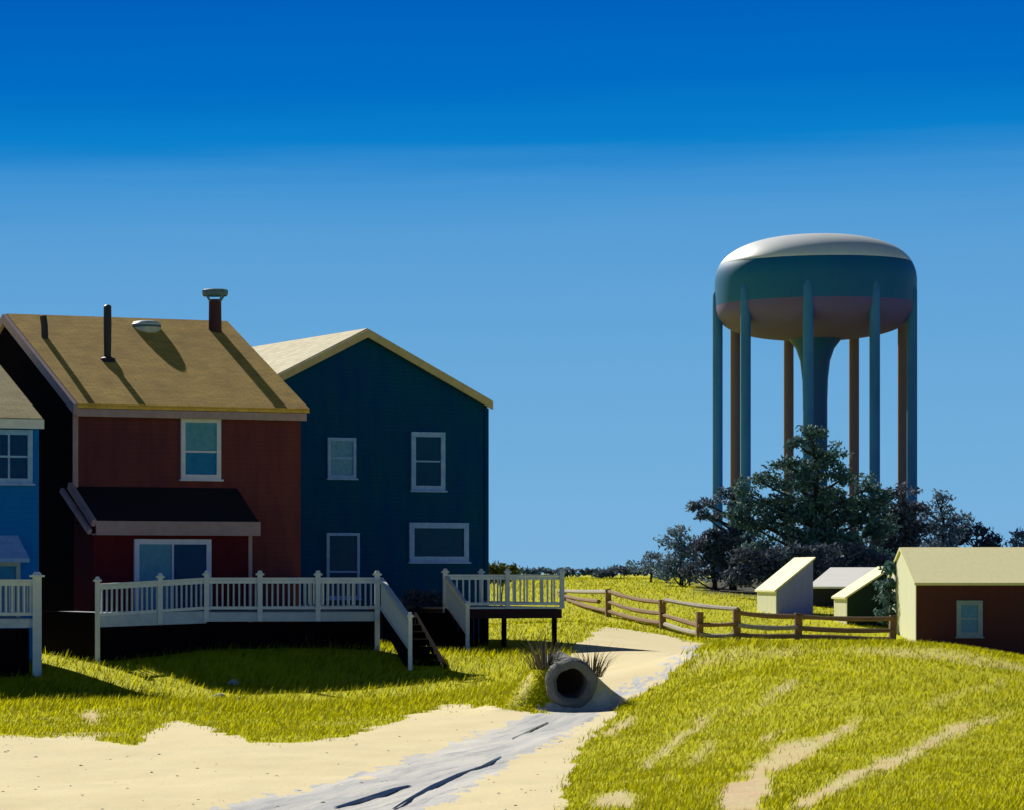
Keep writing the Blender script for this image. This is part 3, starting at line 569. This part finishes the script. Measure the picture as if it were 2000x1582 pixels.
# blue house deck corner
zf3 = CZ-1.10; Y3 = 76.5
pz = P(71,0,Y3).xy; dk3 = empty('wooden_deck', (pz.x, pz.y, h1(pz.x, pz.y)), 0, 'white railed deck corner in front of the blue house', 'deck'); org = dk3.location.copy()
l3 = pz-Vector((math.cos(YAW), math.sin(YAW)))*4.5
fr3 = lambda p: p+back*((bh.o-p).dot(back)-.03)
MB().slab([tuple(ins(l3)), tuple(ins(pz)), tuple(fr3(pz)), tuple(fr3(l3))], zf3-.05, zf3).build('deck_floor', M['decking'], dk3, org)
rim = MB()
for p, q in ((l3,pz),(pz,fr3(pz))): rim.bar((*p, zf3-.13), (*q, zf3-.13), .05, .22)
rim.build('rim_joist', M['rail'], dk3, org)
rail_section(dk3, org, l3, pz, zf3, zf3, .96, mb='white', pitch=.16); rail_section(dk3, org, pz, fr3(pz), zf3, zf3, .96, pitch=.3)
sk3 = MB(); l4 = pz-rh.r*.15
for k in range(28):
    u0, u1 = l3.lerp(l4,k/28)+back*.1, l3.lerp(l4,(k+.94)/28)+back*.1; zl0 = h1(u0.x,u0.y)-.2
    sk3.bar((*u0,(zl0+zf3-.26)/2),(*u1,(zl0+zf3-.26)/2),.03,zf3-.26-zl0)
sk3.build('shade_boards', M['darkwood'], dk3, org, label='near black boards added as shade under the deck')  # boards added as the dark below this deck corner
post(dk3, org, pz.x+.02, pz.y-.03, h1(pz.x, pz.y)-.2, zf3+1.12, .22)
post(dk3, org, l3.x+.02, l3.y-.03, h1(l3.x, l3.y)-.2, zf3+1.12, .2)
# ------------------------------------------------------------------ water tower
YT = 200.; tX = (1592-PX)/F*YT; tz = h1(tX, YT)
tw = empty('water_tower', (tX, YT, tz), 0, 'tall teal water tower on nine legs rising above the pines', 'water tower')
zz = lambda py: CZ+(HY-py)/F*YT-tz
zt, zq, zb_ = zz(461), zz(568), zz(664); RT = 6.42
def sup(r, h, n, e=2.0): return [(r*math.cos(t)**(2/e) if math.cos(t) > 1e-6 else 0, h*math.sin(t)**(2/e)) for t in np.linspace(0, math.pi/2, n)]
top = [(max(r,.02), zq+.35+z) for r, z in sup(RT, zt-zq-.35, 28, 2.5)]
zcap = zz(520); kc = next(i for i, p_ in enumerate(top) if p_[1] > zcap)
tk = MB().lathe([(RT-.02, zq-.95),(RT, zq-.6)]+top[:kc+1], 72).build('tank', M['tank'], tw, smooth=True)
MB().lathe([(top[kc][0]+.012, top[kc][1]-.03)]+[(r+.012, z+.006) for r, z in top[kc:]], 72).build('tank_lit_top', M['tanklit'], tw, smooth=True, label='domed tank top painted white as if sunlit')  # separate white shell paints the sunlit part of the dome
bot = [(max(r,1.2), zq-.95-z) for r, z in sup(RT-.023, zq-.95-zb_, 20, 2.6)]
MB().lathe(bot, 64).build('tank_bowl', M['bowl'], tw, smooth=True)
MB().lathe([(2.2,zb_+.5),(1.7,zb_+.05),(1.22,zb_-.6),(.95,zb_-1.4),(.82,zb_-2.6),(.78,zb_-4),(.78,-.6)], 32).build('riser', M['tankdark'], tw, smooth=True)
for k in range(9):
    t = R(-90-13-4+40*k); x, y = 6.24*math.cos(t), 6.24*math.sin(t)
    lg = MB().lathe([(.44,-.8),(.44,.3),(.33,.35),(.33,zq-1.2),(.33,zq-.25),(.12,zq+.25)], 16, (x,y,0)).build('leg', M['leg'] if x*.225+y*.974 < 1.5 else M['legb'], tw, smooth=True)
# ------------------------------------------------------------------ sheds on the right
big = House('long_shed', 'long dark red shed with pale roof and cream gable end', 1790, 117, R(-8.4))
bw, bd = 7.0, 10.0; ez = big.front(1790, 1140)[1]; o_, dd = big.ray(1766, 1074); t_ = (bd/2-o_.y)/dd.y; rz = (o_+dd*t_).z; sm = (rz-ez)/(bd/2)
MB().prismx([(0,-1.4),(bd,-1.4),(bd,ez),(bd/2,rz-.03),(0,ez)], .004, bw).build('wall', M['shedred'], big.e)
MB().prismx([(.004,-1.4),(bd,-1.4),(bd,ez),(bd/2,rz-.03),(.004,ez)], -.03, 0).build('gable_wall', M['cream'], big.e, label='cream boarded gable end')
MB().prismx([(-.25,ez-.25*sm+.02),(bd/2,rz+.02),(bd+.25,ez-.25*sm+.02),(bd+.25,ez-.25*sm+.12),(bd/2,rz+.12),(-.25,ez-.25*sm+.12)], -.1, bw+.2).build('roof', M['creamsheet'], big.e)
window(big, 1868, 1172, 1919, 1243, ['g_mid'], 'bluetrim', fw=.17, rows=2)
def lean_shed(name, label, px0, px1, pyl, pyr, pyb, Y, d, wallm, sidem, roofm, yaw=0, oh=.12):
    s = House(name, label, px0, Y, R(yaw)); w_ = s.front(px1, 1150)[0]; zl_ = s.front(px0, pyl)[1]; zr_ = s.front(px1, pyr)[1]; z0 = min(0, s.front(px0, pyb)[1])-.3
    MB().prism([(.003,z0),(w_,z0),(w_,zr_),(.003,zl_)], 0, d).build('wall', M[wallm], s.e)
    MB().box(-.03, 0, .004, d, z0, zl_).build('side_wall', M[sidem], s.e)  # side wall given a sunlit tone apart from the front
    sl = (zr_-zl_)/w_
    MB().prism([(-oh,zl_-oh*sl+.01),(w_+.08,zr_+.08*sl+.01),(w_+.08,zr_+.08*sl+.09),(-oh,zl_-oh*sl+.09)], -.12, d+.1).build('roof', M[roofm], s.e)
    return s
lean_shed('small_shed', 'small shed with blue shade painted on its front, leftmost behind the rail fence', 1517, 1588, 1152, 1094, 1195, 135, 3.9, 'shadefront', 'cream', 'creamsheet')
lean_shed('small_shed', 'small dark green shed with steep cream roof behind the fence rails', 1655, 1738, 1166, 1112, 1212, 127, 2.2, 'greenboards', 'cream', 'creamsheet')
ws = House('small_shed', 'low dark shed with white roof between two steep roofed sheds', 1584, 146, R(-28))
ww = ws.front(1712, 1150)[0]; we = ws.front(1584, 1147)[1]; wm = .42
wm *= .52; MB().prismx([(0,-.4),(8,-.4),(8,we),(4,we+4*wm-.03),(0,we)], 0, ww).build('wall', M['darkboards'], ws.e)
MB().prismx([(-.2,we-.2*wm+.01),(4,we+4*wm+.01),(8.2,we-.2*wm+.01),(8.2,we-.2*wm+.1),(4,we+4*wm+.1),(-.2,we-.2*wm+.1)], -.12, ww+.12).build('roof', M['whiteroof'], ws.e)
# ------------------------------------------------------------------ split rail fences
def fence(label, posts, spans):
    o0 = P(*posts[0][:2], posts[0][3]); pts = []
    org = Vector((o0.x, o0.y, h1(o0.x, o0.y))); fe = empty('rail_fence', org, 0, label, 'fence')
    for (px, pt, pb, Y) in posts:
        q = P(px, pb, Y); zt_ = P(px, pt, Y).z; g = h1(q.x, q.y); lean_ = random.uniform(-.05,.05)
        pts.append((q.x, q.y, g, zt_)); MB().bar((q.x, q.y, g-.3), (q.x+lean_, q.y, zt_+.03), .24, .22, up=(0,1,0), jit=.12).build('post', M['fence'], fe, org)
    for i, j, fr_, t0, t1, sag in spans:
        a, b = pts[i], pts[j]
        def at(t, f2): 
            x, y = a[0]+(b[0]-a[0])*t, a[1]+(b[1]-a[1])*t; lo_ = a[2]+(b[2]-a[2])*t; hi = a[3]+(b[3]-a[3])*t
            return Vector((x, y-.1, lo_+(hi-lo_)*f2))
        tt = np.linspace(t0, t1, 5); r_ = MB(); hh = .17
        rp2 = [at(t, fr_)-Vector((0,0,sag*math.sin(math.pi*(t-t0)/(t1-t0)))) for t in tt]
        pv = MB().tube(rp2, [.088+random.uniform(-.015,.015) for _ in tt], 7)
        pv.build('rail', M['fence'] if random.random() < .62 else M['fencegrey'], fe, org, smooth=False)
FP = [(1100,1152,1188,146),(1188,1151,1206,131),(1295,1172,1229,120),(1366,1196,1249,113),(1440,1190,1251,112),(1558,1198,1252,112),(1742,1202,1256,113)]
fence('long brown rail fence running from the teal house deck down to the long shed', FP, [(0,1,.92,-.1,1,.02),(0,1,.5,-.1,.8,.05),(0,1,.2,.1,1,.05),(1,2,.94,-.02,1.02,.10),(1,2,.55,0,1,.10),(1,2,.22,0,1,.08),
 (2,4,1.02,.02,1.0,.06),(2,3,.50,0,1.02,.0),(2,3,.2,.05,1,.04),(3,4,.55,0,1.0,.03),(3,4,.18,.0,.9,.05),
 (4,5,.90,-.02,1.0,.05),(4,5,.5,0,1.0,.07),(4,5,.18,0,1.02,.04),(5,6,.90,0,1.0,.05),(5,6,.47,-.02,1,.05),(5,6,.15,-.05,1.02,.0)])
# ------------------------------------------------------------------ drain pipe, tufts, stones
pc = P(1116,1334,53.2); ax = Vector((-.02,-.99,-.08)).normalized()
ang = ax.to_track_quat('Z','Y')
dp = empty('drain_pipe', (pc.x, pc.y, h1(pc.x,pc.y)), 0, 'grey concrete drain pipe mouth opening onto the sandy track', 'drain pipe'); org = dp.location.copy()
def lath(prof, n, m, nm, wob=0):
    b = MB().lathe(prof, n, close=True); vs = []
    for v in b.v:
        q = Vector(v); 
        if wob: k = 1+wob*(math.sin(5*math.atan2(q.y,q.x)+1)+.6*math.sin(9*math.atan2(q.y,q.x)+q.z*3)); q.x *= k; q.y *= k*.97
        vs.append(pc+ang@q)
    b.v = [tuple(v) for v in vs]; return b.build(nm, m, dp, org, smooth=True)
lath([(.27,.04),(.33,.10),(.41,.09),(.44,.03),(.455,-.06),(.44,-.16),(.38,-.30),(.36,-1.9),(.26,-1.9),(.26,-.35)], 36, M['concrete'], 'pipe', .028)
b = MB()
n = 24; ring = [pc+ang@Vector((.262*math.cos(2*math.pi*k/n), .262*math.sin(2*math.pi*k/n), -.55)) for k in range(n)]
b.add(ring+[pc+ang@Vector((0,0,-.8))], [(k,(k+1)%n,n) for k in range(n)]); b.build('silt', M['pipein'], dp, org)
def tuft(px, py, Y, n, spread, hmin, hmax, label, lean=0, dx=0):
    q = P(px, py, Y); g = h1(q.x, q.y); o0 = Vector((q.x, q.y, g)); vs = []; fs = []
    for k in range(n):
        th = random.uniform(0, 2*math.pi); rr = spread*math.sqrt(random.random())*.6; bx, by = math.cos(th)*rr, math.sin(th)*rr
        hh = random.uniform(hmin, hmax)*(1-.75*rr/spread); le = hh*random.uniform(.15,1.0); wv = random.uniform(.005,.012)
        lx, ly = math.cos(th)*le+lean*hh, math.sin(th)*le; pw = Vector((-math.sin(th), math.cos(th), 0))*wv
        if abs(pw.x) < wv*.4: pw.x = wv*.6
        B0 = Vector((bx, by, -.05)); B1 = B0+Vector((lx*.4, ly*.4, hh*.6)); T = B0+Vector((lx, ly, hh)); o = len(vs)
        vs += [B0-pw, B0+pw, B1+pw*.7, B1-pw*.7, T]; fs += [(o,o+1,o+2,o+3),(o+3,o+2,o+4)]
    b = MB(); b.add([v+o0 for v in vs], fs)
    me = bpy.data.meshes.new('grass_tuft'); me.from_pydata([tuple(v) for v in vs], [], fs); me.materials.append(M['tuft'])
    o = bpy.data.objects.new('grass_tuft', me); COL.objects.link(o); o.location = o0; return tag(o, label, 'grass tuft', 'grass tufts beside the drain pipe')
tuft(1064,1330,54.0, 120, .40, .4, 1.0, 'dark spiky dry grass tuft on the left of the drain pipe', -.12)
tuft(1158,1305,54.2, 90, .30, .35, .9, 'dark spiky dry grass tuft on the right above the drain pipe', .15)
def stone(px, py, s, label, sq=(1,.8,.7)):
    q = ray_ground(px, py); b = MB(); rg = random.Random(px); prof = [(math.sin(t)*s, -math.cos(t)*s) for t in np.linspace(.15, math.pi-.15, 8)]
    b.lathe(prof, 12); b.v = [(x*sq[0]*(1+.25*math.sin(3*z/s+x*4/s)+rg.uniform(-.08,.08)), y*sq[1]*(1+rg.uniform(-.1,.1)), z*sq[2]*(1+rg.uniform(-.08,.08))) for x,y,z in b.v]
    o = b.build('stone', M['stone'], smooth=True); o.location = q+Vector((0,0,s*.35)); tag(o, label, 'stone')
stone(457,1337,.13,'grey white stone at the edge of the deck shadow')
stone(430,1362,.12,'white flat stone lying in sunlit yellow grass', (1.3,1,.5))
stone(467,1366,.06,'tiny white pebble right of the flat stone')
# ------------------------------------------------------------------ trees and shrubs
def leaves(clumps, Y, size, dens, depth=.9):
    vs = []; 
    for (px, py, rx, ry) in clumps:
        c = np.array(P(px, py, Y)); sx, sz = rx/F*Y, ry/F*Y; sy = (sx*.6+sz*.4)*depth
        # every clump is a handful of smaller sprays, so the outline breaks up
        nsp = max(6, int(rx*ry/60)); d = rng.normal(size=(nsp,3)); d /= np.linalg.norm(d,axis=1)[:,None]; rad = rng.random(nsp)**.45
        sp = c+d*rad[:,None]*np.array([sx,sy,sz]); spr = .34*min(sx,sz)+.28
        n = int(dens*spr*spr/size/size*1.0)+8
        for s_ in sp:
            q = rng.normal(size=(n,3)); q /= np.linalg.norm(q,axis=1)[:,None]
            pos = s_+q*(rng.random(n)**.5)[:,None]*np.array([spr*1.25,spr*1.25,spr*.62])
            u_ = rng.normal(size=(n,3)); u_ += q*.8; u_ /= np.linalg.norm(u_,axis=1)[:,None]; w_ = np.cross(u_, rng.normal(size=(n,3))); w_ /= np.linalg.norm(w_,axis=1)[:,None]
            sz_ = size*(.6+.8*rng.random(n))[:,None]
            vs.append(np.stack([pos-u_*sz_, pos+w_*sz_*.38, pos+u_*sz_, pos-w_*sz_*.38],1))
    return np.concatenate(vs).reshape(-1,3)
def tree(name, label, cat, px, Y, clumps, m, size=.20, dens=3.2, trunk_top=None, tr=.22, group=None, limbs=True):
    x = (px-PX)/F*Y; g = h1(x, Y); o0 = Vector((x, Y, g)); e = empty(name, o0, 0, label, cat, group)
    v = leaves(clumps, Y, size, dens)-np.array(o0); f = np.arange(len(v)).reshape(-1,4)
    npmesh('crown' if cat == 'tree' else 'foliage', v, f, M[m], e)
    topz = P(0, trunk_top if trunk_top else clumps[0][1], Y).z-g; tb = MB()
    ws_ = [Vector((random.uniform(-.04,.04)*topz*(k > 0), random.uniform(-.04,.04)*topz*(k > 0), -.3+(topz+.3)*k/5)) for k in range(6)]
    tb.tube(ws_, [tr*(1.25 if k == 0 else 1)*(1-.16*k) for k in range(6)], 8)
    if limbs:
        for (cx, cy, rx, ry) in clumps:
            c = Vector(P(cx, cy, Y))-o0; z0 = max(.2, min(topz*.9, c.z-.35*abs(c.x)-.2)); k = z0/topz*5; i = min(4, int(k)); a = ws_[i].lerp(ws_[i+1], k-i)
            if (c-a).length > .4: tb.tube([a, a.lerp(c,.5)+Vector((0,0,-.1)), c], [tr*.4, tr*.28, tr*.1], 5)
    tb.build('trunk' if cat == 'tree' else 'stem', M['bark'], e, smooth=True); return e
tree('pine_tree','tallest ragged dark pine standing before the water tower','tree',1590,160,
 [(1588,842,20,26),(1560,868,22,16),(1610,880,34,18),(1640,888,28,10),(1530,905,32,14),(1592,912,52,22),(1480,938,48,16),(1548,945,46,18),(1655,928,44,18),(1700,950,46,14),(1600,965,60,20),(1500,985,56,18),(1680,985,50,20),(1560,1005,48,18),(1630,1015,52,20),(1470,1030,40,18),(1545,1050,52,18),(1700,1035,44,20),(1590,1000,40,16),(1650,985,40,16),(1525,1020,40,16),(1440,1000,30,12),(1450,960,26,10),(1730,975,26,12),(1600,1040,50,18),(1480,980,40,14),(1560,985,44,16),(1700,1005,40,16),(1720,1030,34,16),(1455,1010,36,14),(1640,1050,50,18),(1490,1065,44,18),(1575,930,30,14),(1610,985,50,18),(1500,1010,40,16),(1660,1010,40,16),(1620,1065,70,22),(1530,1095,66,22),(1690,1085,60,24)],'lf_pine',.14,3.0,845,.28)
tree('pine_tree','windswept dark pine leaning out left of the tower legs','tree',1432,168,
 [(1425,962,30,14),(1378,980,32,11),(1358,990,18,8),(1440,990,30,16),(1400,1010,34,14),(1440,1050,40,16),(1380,1010,22,10),(1450,1025,34,18),(1420,1045,36,18),(1460,1070,40,22)],'lf_blue',.14,3.2,955,.2)
tree('broadleaf_tree','dark plum foliaged tree under the rightmost tower leg','tree',1762,165,
 [(1762,962,30,14),(1735,985,30,16),(1780,990,28,20),(1752,1015,50,22),(1725,1045,36,24),(1785,1040,40,26),(1750,1080,60,32)],'lf_dark',.14,3.4,965,.22)
tree('broadleaf_tree','grey green tree with a thin upright tip right of the tower','tree',1836,172,
 [(1842,975,13,16),(1810,1000,22,14),(1842,1000,22,14),(1868,1010,26,14),(1815,1030,30,18),(1855,1035,40,20),(1830,1065,50,24)],'lf_grey',.13,2.8,975,.18)
tree('broadleaf_tree','low dark tree above the long shed roof, sloping down right','tree',1905,176,
 [(1890,1028,26,14),(1925,1042,26,14),(1885,1050,40,18),(1935,1062,36,18),(1900,1080,60,24),(1960,1082,30,16)],'lf_dark',.14,3.4,1030,.16)
tree('broadleaf_tree','pale grey green tree at the right edge above the shed roof','tree',2000,172,[(2000,1050,20,14),(1985,1068,26,16),(2015,1070,30,20),(1995,1095,40,20)],'lf_grey',.13,2.8,1052,.15)
tree('broadleaf_tree','silver grey round bushy tree left of the pines','tree',1328,172,
 [(1322,1040,20,14),(1312,1060,26,16),(1345,1062,26,16),(1330,1085,42,22),(1312,1120,40,16),(1350,1128,40,12),(1300,1100,28,16),(1350,1108,40,16)],'lf_grey',.13,2.8,1042,.14)
tree('broadleaf_tree','plum grey bushy tree between the silver tree and the pines','tree',1396,166,
 [(1392,1040,28,14),(1375,1062,30,18),(1410,1065,34,20),(1385,1095,44,22),(1430,1100,40,22),(1395,1122,50,14),(1445,1125,40,14),(1430,1070,34,16),(1345,1118,30,10)],'lf_dark',.13,3.4,1042,.15)
tree('shrub','small grey shrub tapering down at the left end of the trees','shrub',1272,180,[(1278,1088,22,10),(1255,1103,26,9),(1290,1104,30,11),(1275,1118,44,10)],'lf_grey',.13,2.8,1092,.08)
tree('shrub','lowest dark shrub on the skyline left of the small grey shrub','shrub',1212,196,[(1215,1112,30,6),(1190,1117,26,5),(1238,1117,28,6),(1170,1121,24,4)],'lf_dark',.13,3.4,1112,.06)
tree('broadleaf_tree','broad plum dark tree filling the gap behind the leftmost small shed','tree',1545,152,
 [(1545,1078,50,16),(1470,1085,44,18),(1600,1075,44,16),(1500,1098,46,20),(1580,1100,50,20),(1530,1125,60,20),(1470,1120,40,20),(1440,1130,26,14),(1600,1130,50,20)],'lf_dark',.14,3.6,1082,.16)
tree('broadleaf_tree','dark bushy tree directly behind the white roofed shed','tree',1665,154,
 [(1668,1075,46,18),(1640,1100,46,22),(1700,1098,46,22),(1670,1130,60,24),(1735,1110,36,24),(1730,1140,40,24)],'lf_dark',.14,3.6,1080,.16)
tree('shrub','dark teal shrub squeezed between the green shed and long shed','shrub',1738,124,[(1748,1112,12,14),(1738,1140,16,20),(1744,1170,16,22),(1736,1200,16,20)],'lf_pine',.13,4.0,1115,.06)
tree('shrub','olive green shrub behind the corner of the teal house','shrub',980,118,[(972,1110,12,7),(992,1114,14,7),(960,1122,16,9),(985,1128,24,10)],'lf_olive',.11,3.5,1112,.05)
tree('shrub','dark blue shrub growing against the teal wall between the stairs','shrub',835,93.5,[(830,1166,20,12),(806,1182,18,14),(852,1182,22,16),(835,1205,40,20),(825,1235,40,22),(850,1255,36,20)],'lf_dark',.10,3.0,1170,.05)
# distant wood on the skyline
far = []
v = leaves([(x, 1115+random.uniform(-3,3)+(abs(x-1150) > 120)*2, 26, 5) for x in range(-400, 2500, 22)], 420, .55, 2.0)
npm = npmesh('distant_trees', v, np.arange(len(v)).reshape(-1,4), M['lf_grey']); tag(npm, 'low grey line of distant trees along the skyline', 'trees', kind='stuff')

pb = MB(); rg = random.Random(3); sandcells = np.argwhere((region > 0) & (yc < 75) & (pxc > -60) & (pxc < 1500))
for k in range(520):
    i, j = sandcells[rg.randrange(len(sandcells))]; x, y = float(xc[i,j])+rg.uniform(-.05,.05), float(yc[i,j])+rg.uniform(-.05,.05); z = .25*float(ZZ[i,j]+ZZ[i+1,j]+ZZ[i,j+1]+ZZ[i+1,j+1]); r_ = .006+.022*rg.random()**4
    a = rg.random()*6; ca, sa = math.cos(a)*r_, math.sin(a)*r_
    pb.add([(x+ca*1.4,y+sa*1.4,z),(x-sa,y+ca,z),(x-ca*1.3,y-sa*1.3,z),(x+sa,y-ca,z),(x+ca*.3,y+sa*.3,z+r_*.5)],[(0,1,4),(1,2,4),(2,3,4),(3,0,4)])
tag(pb.build('pebbles', M['pebble']), 'small pebbles scattered over the sandy path and track', 'pebbles', kind='stuff')
